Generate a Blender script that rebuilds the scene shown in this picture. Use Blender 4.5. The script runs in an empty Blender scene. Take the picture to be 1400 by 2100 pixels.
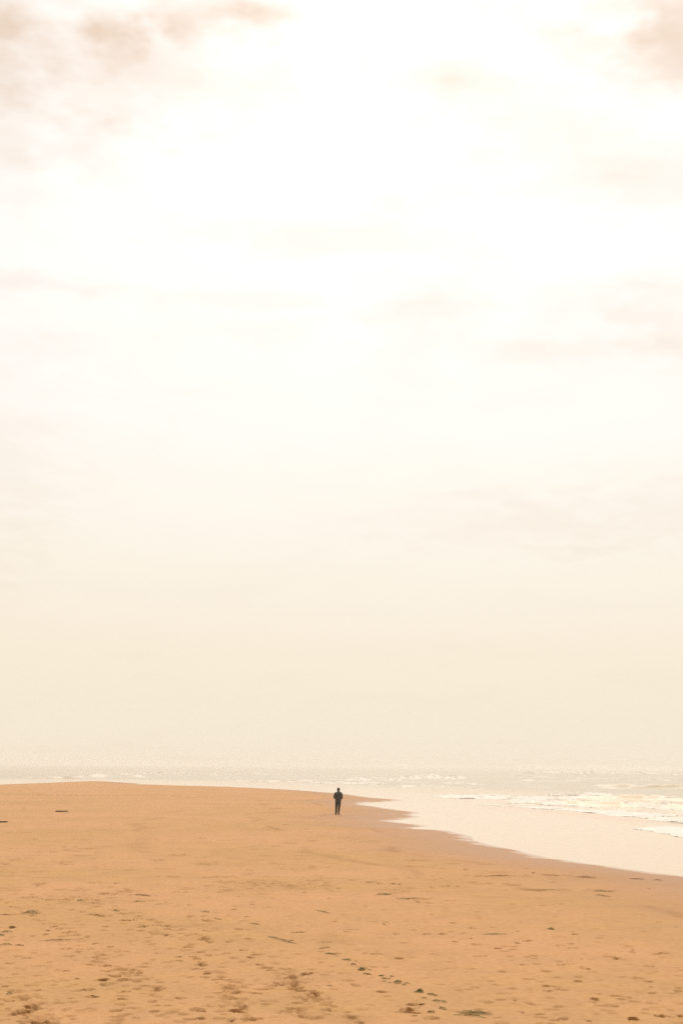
import bpy, math, random
import numpy as np
from mathutils import Matrix, Vector

# ------------------------------------------------------------------ camera, sky, sun
sc = bpy.context.scene
F = 50.0 / 36.0 * 2100.0            # focal length in pixels of the 1400 x 2100 photograph
H = 3.05                            # eye height above the upper beach
PITCH, ROLL = math.atan(521.0 / F), math.radians(0.46)
cam_d = bpy.data.cameras.new('camera')
cam_d.sensor_fit = 'VERTICAL'; cam_d.sensor_height = 36.0; cam_d.sensor_width = 24.0
cam_d.lens = 50.0; cam_d.clip_start = 0.1; cam_d.clip_end = 30000
cam = bpy.data.objects.new('camera', cam_d)
sc.collection.objects.link(cam)
CAM_R = Matrix.Rotation(math.pi / 2 + PITCH, 4, 'X') @ Matrix.Rotation(ROLL, 4, 'Z')
cam.matrix_world = Matrix.Translation((0, 0, H)) @ CAM_R
sc.camera = cam

SUN_AZ, SUN_EL = math.radians(4.0), math.radians(43.0)      # azimuth measured from +Y towards +X
SUN_DIR = Vector((math.sin(SUN_AZ) * math.cos(SUN_EL), math.cos(SUN_AZ) * math.cos(SUN_EL), math.sin(SUN_EL)))

def px_dir(px, py):
    return (CAM_R.to_3x3() @ Vector((px - 700.0, 1050.0 - py, -F))).normalized()

def make_world():
    w = bpy.data.worlds.new('World'); sc.world = w; w.use_nodes = True
    nt = w.node_tree; nt.nodes.clear()
    N, L = nt.nodes.new, nt.links.new
    def m(op, a, b=None, c=None, clamp=False):
        n = N('ShaderNodeMath'); n.operation = op; n.use_clamp = clamp
        for i, v in enumerate((a, b, c)):
            if v is None: continue
            if isinstance(v, (int, float)): n.inputs[i].default_value = v
            else: L(v, n.inputs[i])
        return n.outputs[0]
    def sstep(x, lo, hi, a=0.0, b=1.0):
        n = N('ShaderNodeMapRange'); n.interpolation_type = 'SMOOTHSTEP'
        L(x, n.inputs[0])
        for i, v in enumerate((lo, hi, a, b)): n.inputs[i + 1].default_value = v
        return n.outputs[0]
    out = N('ShaderNodeOutputWorld'); bg = N('ShaderNodeBackground'); L(bg.outputs[0], out.inputs[0])
    bg.inputs[1].default_value = 0.1
    sky = N('ShaderNodeTexSky'); sky.sky_type = 'NISHITA'; sky.sun_disc = False
    sky.sun_elevation = SUN_EL; sky.sun_rotation = SUN_AZ; sky.dust_density = 4.0; sky.air_density = 1.0
    tc = N('ShaderNodeTexCoord'); sep = N('ShaderNodeSeparateXYZ'); L(tc.outputs['Generated'], sep.inputs[0])
    X, Y, Z = sep.outputs
    el = m('MULTIPLY', m('ARCSINE', Z), 180 / math.pi)
    az = m('MULTIPLY', m('ARCTAN2', X, Y), 180 / math.pi)
    # layer coordinates: the cloud sheet seen in perspective
    inv = m('DIVIDE', 1.0, m('ADD', m('MAXIMUM', Z, 0.0), 0.16))
    comb = N('ShaderNodeCombineXYZ')
    L(m('MULTIPLY', X, inv), comb.inputs[0]); L(m('MULTIPLY', Y, inv), comb.inputs[1])
    def noise(scale, detail, rough, vec=comb.outputs[0], off=0.0, dist=0.0):
        v = N('ShaderNodeVectorMath'); v.operation = 'ADD'; L(vec, v.inputs[0]); v.inputs[1].default_value = (off, off * .7, off * .3)
        n = N('ShaderNodeTexNoise'); L(v.outputs[0], n.inputs['Vector'])
        n.inputs['Scale'].default_value = scale; n.inputs['Detail'].default_value = detail
        n.inputs['Roughness'].default_value = rough; n.inputs['Distortion'].default_value = dist
        return n.outputs['Fac']
    n1 = noise(2.2, 5, 0.55, off=3.1, dist=0.3); n2 = noise(6.5, 4, 0.55, off=9.7); n3 = noise(15.0, 3, 0.5, off=1.7)
    # luminance of the overcast by elevation
    ramp = N('ShaderNodeValToRGB'); L(m('DIVIDE', m('MAXIMUM', el, 0.0), 90.0), ramp.inputs[0])
    stops = [(0.0, (.93, .815, .655)), (1.2, (.935, .838, .69)), (4.3, (.945, .85, .702)), (7.2, (.965, .89, .768)),
             (10.1, (.99, .93, .835)), (14.0, (1.015, .97, .905)), (20.0, (1.025, .99, .94)), (34.0, (1.01, .965, .915)), (90.0, (1.0, .95, .89))]
    cr = ramp.color_ramp
    while len(cr.elements) < len(stops): cr.elements.new(0.5)
    for e, (deg, c) in zip(cr.elements, stops): e.position = deg / 90.0; e.color = (*c, 1)
    # brightening towards the veiled sun
    dot = N('ShaderNodeVectorMath'); dot.operation = 'DOT_PRODUCT'
    L(tc.outputs['Generated'], dot.inputs[0]); dot.inputs[1].default_value = (math.sin(SUN_AZ) * math.cos(.52), math.cos(SUN_AZ) * math.cos(.52), math.sin(.52))   # thinnest part of the cloud
    ang = m('MULTIPLY', m('ARCCOSINE', m('MINIMUM', dot.outputs['Value'], 1.0)), 180 / math.pi)
    glow = m('MULTIPLY', m('EXPONENT', m('MULTIPLY', m('POWER', m('DIVIDE', ang, 12.0), 2.0), -1.0)), 0.07)
    wide = m('MULTIPLY', m('EXPONENT', m('MULTIPLY', m('POWER', m('DIVIDE', ang, 24.0), 2.0), -1.0)), 0.10)
    lum = m('ADD', m('ADD', glow, wide), 0.955)
    # only high up does the glow count fully: the low air is veiled
    dl = m('MULTIPLY', m('SUBTRACT', lum, 1.0), sstep(el, 0.0, 14.0, 0.5, 1.0))
    lumc = N('ShaderNodeCombineXYZ')
    for i, (kp, kn) in enumerate(((1.0, .25), (1.0, .95), (1.0, 2.3))):
        L(m('ADD', 1.0, m('ADD', m('MULTIPLY', m('MAXIMUM', dl, 0.0), kp), m('MULTIPLY', m('MINIMUM', dl, 0.0), kn))), lumc.inputs[i])
    # darker cloud: general sheet plus the heavier banks
    gen = m('MULTIPLY', sstep(m('ADD', m('MULTIPLY', n1, .65), m('MULTIPLY', n2, .35)), .47, .68), sstep(el, 9.0, 27.0, 0.02, 0.18))
    D = gen
    warp = m('ADD', m('MULTIPLY', m('SUBTRACT', n2, .5), 1.9), m('MULTIPLY', m('SUBTRACT', n3, .5), 1.7))
    banks = [(20, 38, 140, 45, .18), (-40, 60, 330, 95, .16), (225, 55, 90, 65, .24), (420, 34, 170, 48, .23), (300, 140, 300, 120, .15),
             (170, 310, 140, 60, .10), (-30, 240, 170, 260, .10), (1400, 30, 170, 145, .22), (1260, 12, 260, 50, .17), (1360, 120, 180, 80, .14),
             (1190, 95, 110, 60, .12), (1385, 365, 170, 80, .12), (50, 575, 150, 32, .10), (450, 612, 230, 26, .07), (860, 635, 150, 50, .11),
             (1210, 630, 170, 60, .075), (1375, 660, 170, 95, .075), (1200, 715, 240, 32, .06), (1310, 1040, 330, 95, .04), (900, 165, 190, 50, .14),
             (620, 490, 280, 40, .10), (1000, 1070, 380, 80, .035), (-60, 930, 220, 260, .06), (560, 30, 130, 30, .2)]
    for (px, py, rx, ry, k) in banks:
        d = px_dir(px, py)
        a0, e0 = math.degrees(math.atan2(d.x, d.y)), math.degrees(math.asin(d.z))
        sx, sy = math.degrees(rx / F) , math.degrees(ry / F)
        u = m('DIVIDE', m('SUBTRACT', az, a0), sx); v = m('DIVIDE', m('SUBTRACT', el, e0), sy)
        r = m('SQRT', m('ADD', m('MULTIPLY', u, u), m('MULTIPLY', v, v)))
        D = m('ADD', D, sstep(m('ADD', r, warp), 0.05, 1.35, k, 0.0))
    D = m('MINIMUM', D, 0.55)
    tint = N('ShaderNodeCombineXYZ')
    for i, k in enumerate((.56, .88, 1.12)): L(m('SUBTRACT', 1.0, m('MULTIPLY', D, k)), tint.inputs[i])
    c1 = N('ShaderNodeVectorMath'); c1.operation = 'MULTIPLY'; L(ramp.outputs[0], c1.inputs[0]); L(tint.outputs[0], c1.inputs[1])
    c2 = N('ShaderNodeVectorMath'); c2.operation = 'SCALE'; c3 = N('ShaderNodeVectorMath'); c3.operation = 'MULTIPLY'; L(c1.outputs[0], c3.inputs[0]); L(lumc.outputs[0], c3.inputs[1]); L(c3.outputs[0], c2.inputs[0]); L(sstep(el, 26.0, 80.0, 10.0, 20.0), c2.inputs['Scale'])   # an overcast is brightest overhead
    mix = N('ShaderNodeMix'); mix.data_type = 'RGBA'; mix.inputs[0].default_value = 0.965
    L(sky.outputs[0], mix.inputs[6]); L(c2.outputs[0], mix.inputs[7]); L(mix.outputs[2], bg.inputs[0])
make_world()

sun_d = bpy.data.lights.new('sun', 'SUN'); sun_d.energy = .95; sun_d.angle = math.radians(58); sun_d.color = (1.0, .88, .72)
sun = bpy.data.objects.new('sun', sun_d); sc.collection.objects.link(sun)
sun.rotation_euler = (-SUN_DIR).to_track_quat('-Z', 'Y').to_euler()
vs = sc.view_settings
vs.view_transform = 'Standard'; vs.look = 'None'; vs.exposure = 0.0; vs.gamma = 1.0; vs.use_curve_mapping = False
sc.cycles.use_denoising = False
sc.cycles.max_bounces = 6; sc.cycles.volume_bounces = 1; sc.cycles.caustics_reflective = False; sc.cycles.caustics_refractive = False

# ------------------------------------------------------------------ helpers
rng = random.Random(7)
def link(name, me, mat=None, parent=None, smooth=True):
    o = bpy.data.objects.new(name, me); sc.collection.objects.link(o)
    if mat and not me.materials: me.materials.append(mat)
    if parent: o.parent = parent
    if smooth:
        me.polygons.foreach_set('use_smooth', np.ones(len(me.polygons), dtype=bool))
    return o
def tag(o, label, cat, group=None):
    o['label'] = label; o['category'] = cat
    if group: o['group'] = group
    return o

def vnoise(x, y, seed=0):
    xi = np.floor(x).astype(np.int64); yi = np.floor(y).astype(np.int64)
    fx = x - xi; fy = y - yi
    fx = fx * fx * fx * (fx * (fx * 6 - 15) + 10); fy = fy * fy * fy * (fy * (fy * 6 - 15) + 10)
    def h(a, b):
        n = (a * 374761393 + b * 668265263 + seed * 974634541) & 0xffffffff
        n = ((n ^ (n >> 13)) * 1274126177) & 0xffffffff
        n = n ^ (n >> 16)
        return (n & 0xffff) / 65535.0
    a, b, c, d = h(xi, yi), h(xi + 1, yi), h(xi, yi + 1), h(xi + 1, yi + 1)
    return (a + (b - a) * fx) * (1 - fy) + (c + (d - c) * fx) * fy - 0.5
def fbm(x, y, s, octv=4, seed=0, gain=.5):
    x = np.asarray(x, float) / s; y = np.asarray(y, float) / s
    t = np.zeros(np.broadcast(x, y).shape); a = 1.0
    for i in range(octv):
        t += a * vnoise(x + 17.3 * i, y - 9.1 * i, seed + i); a *= gain; x = x * 2.03; y = y * 2.03
    return t
def smooth(x, lo, hi):
    t = np.clip((x - lo) / (hi - lo), 0, 1); return t * t * (3 - 2 * t)

ZW = -0.32                     # still level of the wash on the beach
def hit_plane(px, py, z=0.0):
    d = px_dir(px, py); t = (z - H) / d.z
    return d.x * t, d.y * t

# shoreline (edge of the water film), traced, laid on the water plane
SHORE_PX = [(1400, 1797), (1320, 1787), (1250, 1777), (1200, 1771), (1150, 1763), (1128, 1761), (1050, 1742), (1000, 1732), (970, 1723),
            (965, 1715.5), (930, 1707), (920, 1703.5), (842, 1700), (848, 1697.5), (878, 1694), (795, 1684.5), (820, 1681.5), (862, 1675), (838, 1671.5),
            (864, 1667), (820, 1662), (735, 1649.5), (752, 1646.5), (832, 1641.5), (760, 1636), (700, 1627.5), (600, 1620), (515, 1616), (430, 1613.5),
            (350, 1611), (287, 1610), (288, 1607), (225, 1603), (180, 1602.5), (135, 1604), (60, 1607), (0, 1609), (-120, 1614)]
SHORE = [hit_plane(px, py, ZW) for px, py in SHORE_PX]
x1, y1 = SHORE[-1]
SHORE = [(60, -260), (34, -60), (21, 0), (14.5, 24)] + SHORE + [(x1 - 120, y1 + 60), (x1 - 600, y1 + 160), (-4200, y1 + 500)]
SH = np.array(SHORE)
POLY = np.vstack([SH, [[-4200, -400], [60, -400]]])
def shore_dist(x, y):
    """signed distance to the waterline, positive on land"""
    x = np.asarray(x, float); y = np.asarray(y, float)
    best = np.full(x.shape, 1e18)
    for (ax, ay), (bx, by) in zip(SH[:-1], SH[1:]):
        dx, dy = bx - ax, by - ay
        t = np.clip(((x - ax) * dx + (y - ay) * dy) / (dx * dx + dy * dy), 0, 1)
        best = np.minimum(best, (x - ax - t * dx) ** 2 + (y - ay - t * dy) ** 2)
    ins = np.zeros(x.shape, bool)
    n = len(POLY); j = n - 1
    for i in range(n):
        xi, yi = POLY[i]; xj, yj = POLY[j]
        if yi != yj:
            ins ^= ((yi > y) != (yj > y)) & (x < (xj - xi) * (y - yi) / (yj - yi) + xi)
        j = i
    d = np.sqrt(best)
    return np.where(ins, d, -d)

def sand_base(x, y, d=None):
    if d is None: d = shore_dist(x, y)
    up = 0.33 * (1 - np.exp(-np.maximum(d, 0) / 5.0)); dn = 0.022 * np.minimum(d, 0)
    z = ZW + up + np.maximum(dn, -2.2)
    dry = smooth(d, 0.5, 9.0)
    z = z + dry * (0.055 * fbm(x, y, 9.0, 3, 3) + 0.022 * fbm(x, y, 1.6, 3, 11))
    return z
def ground(px, py):
    x, y = hit_plane(px, py, 0.0)
    for _ in range(4):
        z = float(sand_base(np.array([x]), np.array([y]))[0]); x, y = hit_plane(px, py, z)
    return x, y, z

# ------------------------------------------------------------------ materials
def mat(name):
    m = bpy.data.materials.new(name); m.use_nodes = True
    nt = m.node_tree; b = nt.nodes['Principled BSDF']
    return m, nt, b
def nnode(nt, kind, **kw):
    n = nt.nodes.new(kind)
    for k, v in kw.items():
        if k in n.inputs: n.inputs[k].default_value = v
        else: setattr(n, k, v)
    return n
def mixc(nt, fac, a, b, mode='MIX'):
    n = nt.nodes.new('ShaderNodeMix'); n.data_type = 'RGBA'; n.blend_type = mode
    for sock, v in ((n.inputs[0], fac), (n.inputs[6], a), (n.inputs[7], b)):
        if isinstance(v, (int, float)): sock.default_value = v
        elif isinstance(v, tuple): sock.default_value = (*v, 1)
        else: nt.links.new(v, sock)
    return n.outputs[2]
def rampn(nt, src, lo, hi, a=0., b=1.):
    n = nt.nodes.new('ShaderNodeMapRange'); n.interpolation_type = 'SMOOTHSTEP'; nt.links.new(src, n.inputs[0])
    for i, v in enumerate((lo, hi, a, b)): n.inputs[i + 1].default_value = v
    return n.outputs[0]

def sand_material():
    m, nt, b = mat('beach_sand'); L = nt.links.new
    co = nt.nodes.new('ShaderNodeTexCoord').outputs['Object']
    def noise(s, d, r=.6):
        n = nnode(nt, 'ShaderNodeTexNoise', Scale=s, Detail=d, Roughness=r); L(co, n.inputs['Vector']); return n.outputs['Fac']
    big, mid, fine, grain = noise(.11, 4), noise(.9, 5), noise(9, 4, .7), noise(48, 3, .8)
    col = mixc(nt, rampn(nt, big, .38, .62), (.486, .287, .138), (.524, .300, .158))
    col = mixc(nt, rampn(nt, mid, .35, .65), col, mixc(nt, 1.0, col, (1.07, 1.06, 1.02), 'MULTIPLY'))
    col = mixc(nt, rampn(nt, fine, .35, .70, 0, .8), col, mixc(nt, 1.0, col, (.84, .80, .73), 'MULTIPLY'))
    col = mixc(nt, rampn(nt, grain, .30, .70, 0, .55), col, mixc(nt, 1.0, col, (.80, .78, .74), 'MULTIPLY'))
    st = nt.nodes.new('ShaderNodeAttribute'); st.attribute_name = 'stain_and_shade'
    col = mixc(nt, st.outputs['Fac'], col, (.185, .078, .018))  # brown of stained sand, also the painted shade inside footprints
    wt = nt.nodes.new('ShaderNodeAttribute'); wt.attribute_name = 'wet'
    col = mixc(nt, wt.outputs['Fac'], col, (.335, .178, .088))
    L(col, b.inputs['Base Color'])
    rr = nt.nodes.new('ShaderNodeMapRange'); L(wt.outputs['Fac'], rr.inputs[0]); rr.inputs[3].default_value = .95; rr.inputs[4].default_value = .55
    fm = nt.nodes.new('ShaderNodeAttribute'); fm.attribute_name = 'film'
    def fmix(a, v):
        n = nt.nodes.new('ShaderNodeMix'); L(fm.outputs['Fac'], n.inputs[0]); L(a, n.inputs[2]); n.inputs[3].default_value = v; return n.outputs[0]
    L(fmix(rr.outputs[0], .12), b.inputs['Roughness'])
    sp = nt.nodes.new('ShaderNodeMapRange'); L(wt.outputs['Fac'], sp.inputs[0]); sp.inputs[3].default_value = .06; sp.inputs[4].default_value = .14
    L(fmix(sp.outputs[0], .5), b.inputs['Specular IOR Level'])
    bp = nnode(nt, 'ShaderNodeBump', Strength=.5, Distance=.012); L(fine, bp.inputs['Height'])
    bp2 = nnode(nt, 'ShaderNodeBump', Strength=.5, Distance=.004); L(grain, bp2.inputs['Height']); L(bp.outputs[0], bp2.inputs['Normal'])
    L(bp2.outputs[0], b.inputs['Normal'])
    return m
def sea_material():
    m, nt, b = mat('sea_water'); L = nt.links.new
    co = nt.nodes.new('ShaderNodeTexCoord').outputs['Object']
    dp = nt.nodes.new('ShaderNodeAttribute'); dp.attribute_name = 'depth'; D = dp.outputs['Fac']
    col = mixc(nt, D, (.62, .44, .29), (.335, .270, .165))
    br = nt.nodes.new('ShaderNodeAttribute'); br.attribute_name = 'bar'
    col = mixc(nt, br.outputs['Fac'], col, (.58, .33, .20))
    L(col, b.inputs['Base Color']); b.inputs['IOR'].default_value = 1.33
    rr = nt.nodes.new('ShaderNodeMapRange'); L(D, rr.inputs[0]); rr.inputs[3].default_value = .08; rr.inputs[4].default_value = .20
    L(rr.outputs[0], b.inputs['Roughness'])
    mp = nt.nodes.new('ShaderNodeMapping'); L(co, mp.inputs[0]); mp.inputs['Rotation'].default_value = (0, 0, math.radians(-30)); mp.inputs['Scale'].default_value = (.45, 1, 1)
    n1 = nnode(nt, 'ShaderNodeTexNoise', Scale=.9, Detail=6., Roughness=.62); L(mp.outputs[0], n1.inputs['Vector'])
    rp = nt.nodes.new('ShaderNodeAttribute'); rp.attribute_name = 'ripple'
    st = nt.nodes.new('ShaderNodeMapRange'); L(rp.outputs['Fac'], st.inputs[0]); st.inputs[3].default_value = .0; st.inputs[4].default_value = .40
    bp = nnode(nt, 'ShaderNodeBump', Distance=.35); L(n1.outputs['Fac'], bp.inputs['Height']); L(st.outputs[0], bp.inputs['Strength'])
    L(bp.outputs[0], b.inputs['Normal'])
    return m
def foam_material():
    m, nt, b = mat('sea_foam'); L = nt.links.new
    co = nt.nodes.new('ShaderNodeTexCoord').outputs['Object']
    n1 = nnode(nt, 'ShaderNodeTexNoise', Scale=1.3, Detail=5.); L(co, n1.inputs['Vector'])
    L(mixc(nt, rampn(nt, n1.outputs['Fac'], .35, .7), (.70, .67, .62), (.58, .53, .47)), b.inputs['Base Color'])
    b.inputs['Roughness'].default_value = .8
    bp = nnode(nt, 'ShaderNodeBump', Strength=.5, Distance=.05); L(n1.outputs['Fac'], bp.inputs['Height']); L(bp.outputs[0], b.inputs['Normal'])
    return m
def plain(name, c1, c2, scale, rough=.8, bump=.3):
    m, nt, b = mat(name); L = nt.links.new
    co = nt.nodes.new('ShaderNodeTexCoord').outputs['Object']
    n1 = nnode(nt, 'ShaderNodeTexNoise', Scale=scale, Detail=4.); L(co, n1.inputs['Vector'])
    L(mixc(nt, rampn(nt, n1.outputs['Fac'], .35, .65), c1, c2), b.inputs['Base Color'])
    b.inputs['Roughness'].default_value = rough; b.inputs['Specular IOR Level'].default_value = .25
    bp = nnode(nt, 'ShaderNodeBump', Strength=bump, Distance=.01); L(n1.outputs['Fac'], bp.inputs['Height']); L(bp.outputs[0], b.inputs['Normal'])
    return m
M_SAND, M_SEA, M_FOAM = sand_material(), sea_material(), foam_material()
M_GREEN = plain('green_seaweed', (.13, .10, .020), (.21, .165, .038), 30, .6)
M_BROWN = plain('brown_seaweed', (.22, .10, .030), (.33, .165, .05), 30, .65)
M_STRAW = plain('dry_reed', (.28, .19, .07), (.38, .26, .10), 25, .8)
M_WOOD = plain('driftwood', (.045, .026, .016), (.085, .05, .03), 18, .85)
M_JACKET = plain('jacket_cloth', (.016, .014, .009), (.024, .021, .013), 14, .75)
M_TROUSER = plain('trouser_cloth', (.009, .008, .007), (.014, .012, .011), 20, .85)
M_SHOE = plain('shoe_leather', (.008, .007, .007), (.014, .012, .012), 30, .6)
M_SOLE = plain('shoe_sole', (.02, .018, .017), (.03, .027, .025), 30, .8)
M_SKIN = plain('skin', (.33, .19, .13), (.37, .22, .15), 20, .5, .1)
M_HAIR = plain('hair', (.008, .006, .005), (.014, .010, .008), 60, .6)

# ------------------------------------------------------------------ beach
# marks trodden into the sand: (px, py, width in px, strength)
PITS = [(30,1949,22,.5),(84,1957,24,.5),(58,1965,20,.8),(147,1961,22,1),(135,1946,16,.6),(78,1982,22,.6),(125,1992,24,.6),(75,2001,20,.7),(100,2011,20,.6),
 (105,1973,14,.4),(65,2022,26,.5),(74,2032,20,.7),(40,2044,28,.6),(18,2053,20,1.2),(0,2051,8,1),(85,2058,26,.7),(62,2066,24,1.3),(50,2074,26,1),(36,2080,22,1.4),
 (60,2084,24,.8),(78,2097,28,1.3),(100,2086,18,.4),(107,2100,20,.6),(182,2031,24,1),(190,2045,24,.8),(150,2055,18,.8),(137,2070,12,.7),(245,2060,16,1),(272,2068,30,.5),
 (250,2043,24,.7),(222,2018,26,1.2),(214,2010,18,.9),(237,2002,24,.8),(219,1992,18,.8),(205,1974,16,.8),(209,1980,8,.6),(220,1958,20,.8),(194,1964,8,.6),(240,1983,16,.7),
 (268,1989,22,.8),(307,2005,16,.7),(330,2015,16,.6),(318,2025,24,1),(280,2028,16,.4),(317,2075,16,.6),(280,2088,14,.6),(197,1936,8,1),(227,1942,10,.7),(305,1930,8,.8),
 (313,1937,10,1),(324,1955,8,.6),(240,1951,10,.6),(364,1963,12,1.1),(370,1971,10,.9),(405,1979,10,1.1),(397,1988,12,1.1),(425,1997,12,.8),(426,2005,10,.7),(471,2023,16,1.5),
 (485,2015,24,.6),(470,2036,20,.8),(485,2035,14,.8),(465,2043,10,.8),(495,2049,18,.7),(405,2072,26,1.3),(457,2065,18,1.1),(480,2074,22,1.1),(450,2089,22,1),(475,2091,16,.8),
 (413,2089,12,.8),(492,2061,20,.7),(370,2047,20,.6),(430,2045,16,.4),(405,1958,16,.5),(465,1955,10,.7),(500,1970,10,.8),(515,1964,14,1),(495,1973,10,.6),(532,1979,10,1.1),
 (536,1987,16,.9),(500,1949,14,.6),(590,1988,28,.7),(598,2006,20,1.4),(628,1998,18,1),(625,2009,20,.8),(580,2020,18,1.1),(560,2022,18,1),(553,2028,18,.8),(612,2027,22,1.1),
 (623,2016,18,1),(650,2038,22,1.2),(610,2045,20,.7),(650,2051,20,.5),(605,2068,26,.8),(668,2072,16,1.2),(625,2085,24,.7),(655,2085,16,.6),(525,2038,24,.7),(560,2053,18,.5),
 (657,1974,14,.6),(615,1957,14,.4),(714,2011,20,.6),(785,2035,22,.7),(730,2022,18,.5),(855,2061,30,.9),(837,2072,24,1.3),(883,2089,26,.9),(727,2087,20,1),(737,2098,12,.9),
 (820,1966,20,.7),(963,1987,24,.6),(765,1957,14,.5),(933,1932,12,.6),(980,1938,20,.8),(1020,1946,12,.8),(1035,1951,14,.6),(1045,1961,12,.6),(940,2032,14,.5),(960,1925,14,.6),
 (1080,1930,16,1),(1070,1925,14,.6),(1147,1939,16,.7),(1174,1945,18,1),(1226,1933,8,.6),(1288,1941,16,1),(1245,1957,16,.5),(1250,1963,18,1.1),(1265,1966,12,.8),(1330,1982,18,1.2),
 (1363,1955,16,.8),(1095,1960,12,.6),(1097,1965,12,.7),(1098,1977,12,.8),(1075,1979,16,.5),(1145,1972,12,.7),(1150,1979,12,.8),(1200,1987,14,.9),(1215,1994,14,.6),(1185,2004,10,.7),
 (1185,2013,10,.7),(1328,2014,14,.9),(1305,2006,10,.6),(1120,2023,24,.6),(1122,2033,18,.8),(1140,2024,10,.6),(1085,2057,16,.7),(1220,2050,16,.8),(1213,2055,14,.7),(1287,2046,12,.8),
 (1300,2055,10,.5),(1248,2063,24,1),(1353,2085,18,1.1),(1298,2091,20,1.1),(1375,2072,14,.5),(1395,2085,16,1),(1390,2098,20,.8),(1155,2091,14,.7),(1135,2093,18,.6),(1390,2027,14,.7),
 (1390,2033,12,.6),(25,1904,14,1.2),(85,1888,18,1),(95,1917,10,.9),(100,1910,10,.8),(135,1914,18,.9),(155,1916,12,.9),(55,1841,14,.9),(70,1840,12,.7),(103,1846,14,1),(137,1846,10,.8),
 (195,1853,10,.8),(230,1851,12,.7),(225,1833,28,.9),(245,1831,12,1),(265,1826,16,.7),(310,1824,14,.6),(148,1866,10,.9),(170,1870,6,1),(195,1875,20,.9),(208,1878,20,1),(262,1888,20,1.2),
 (297,1900,22,1),(315,1913,18,1.1),(345,1919,14,1.2),(220,1889,8,.9),(268,1907,8,.9),(392,1879,14,1),(422,1888,12,1.1),(450,1885,12,.9),(417,1879,10,.7),(374,1905,10,1),(398,1915,14,1),
 (422,1923,14,1.2),(470,1931,10,1),(564,1812,12,1.3),(540,1806,8,1),(513,1809,8,.8),(490,1812,14,.8),(513,1822,10,1),(550,1818,8,.9),(528,1816,5,1.2),(600,1822,8,.9),(640,1812,14,.8),
 (660,1817,6,.9),(695,1822,8,1.1),(425,1817,16,.9),(380,1830,8,.8),(500,1840,18,.9),(678,1843,14,.8),(623,1830,8,.8),(390,1856,10,.7),(364,1857,10,.6),(880,1852,16,1),(925,1847,16,.7),
 (915,1860,16,.8),(750,1858,8,1),(787,1866,10,.9),(707,1876,8,1),(735,1884,10,.7),(765,1890,16,.8),(790,1897,8,.8),(875,1885,12,1),(927,1893,12,1.2),(968,1904,12,1.1),(875,1916,14,1.2),
 (907,1916,12,1.1),(845,1907,12,.8),(810,1915,12,.8),(885,1820,10,.9),(915,1818,14,.9),(955,1783,8,1.2),(975,1798,10,1),(1080,1781,12,1.2),(1110,1857,10,.9),(1150,1868,10,.8),(1177,1916,10,1),
 (1335,1860,10,.8),(1385,1855,10,.8),(1390,1880,12,.8),(1253,1845,8,.8),(1070,1847,8,.6),(1350,1891,8,.6),(1130,1893,12,.5),(980,1870,8,.9),(985,1884,6,.7)]

def grid_mesh(name, rows_y, X, Z, keep=None):
    nr, nc = X.shape
    co = np.empty((nr, nc, 3), np.float32); co[..., 0] = X; co[..., 1] = rows_y[:, None]; co[..., 2] = Z
    i = np.arange(nr * nc).reshape(nr, nc)
    q = np.stack([i[:-1, :-1], i[:-1, 1:], i[1:, 1:], i[1:, :-1]], -1).reshape(-1, 4)
    if keep is not None: q = q[keep.ravel()[q].any(1)]
    return quad_mesh(name, co.reshape(-1, 3), q)
def quad_mesh(name, co, q):
    me = bpy.data.meshes.new(name)
    me.vertices.add(len(co)); me.vertices.foreach_set('co', np.ascontiguousarray(co, np.float32).ravel())
    me.loops.add(q.size); me.loops.foreach_set('vertex_index', q.astype(np.int32).ravel())
    me.polygons.add(len(q)); me.polygons.foreach_set('loop_start', np.arange(0, q.size, 4, dtype=np.int32))
    me.update(calc_edges=True)
    return me
def add_attr(me, name, vals):
    a = me.attributes.new(name, 'FLOAT', 'POINT'); a.data.foreach_set('value', np.ascontiguousarray(vals, np.float32).ravel())

def columns(y, w, n, outer, far):
    c = np.linspace(-1, 1, n)
    X = c[None, :] * w[:, None]
    k = (np.arange(1, outer + 1) / outer)
    ext = w[:, None] * (far / w[:, None]) ** k[None, :]
    return np.hstack([-ext[:, ::-1], X, ext])

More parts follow.
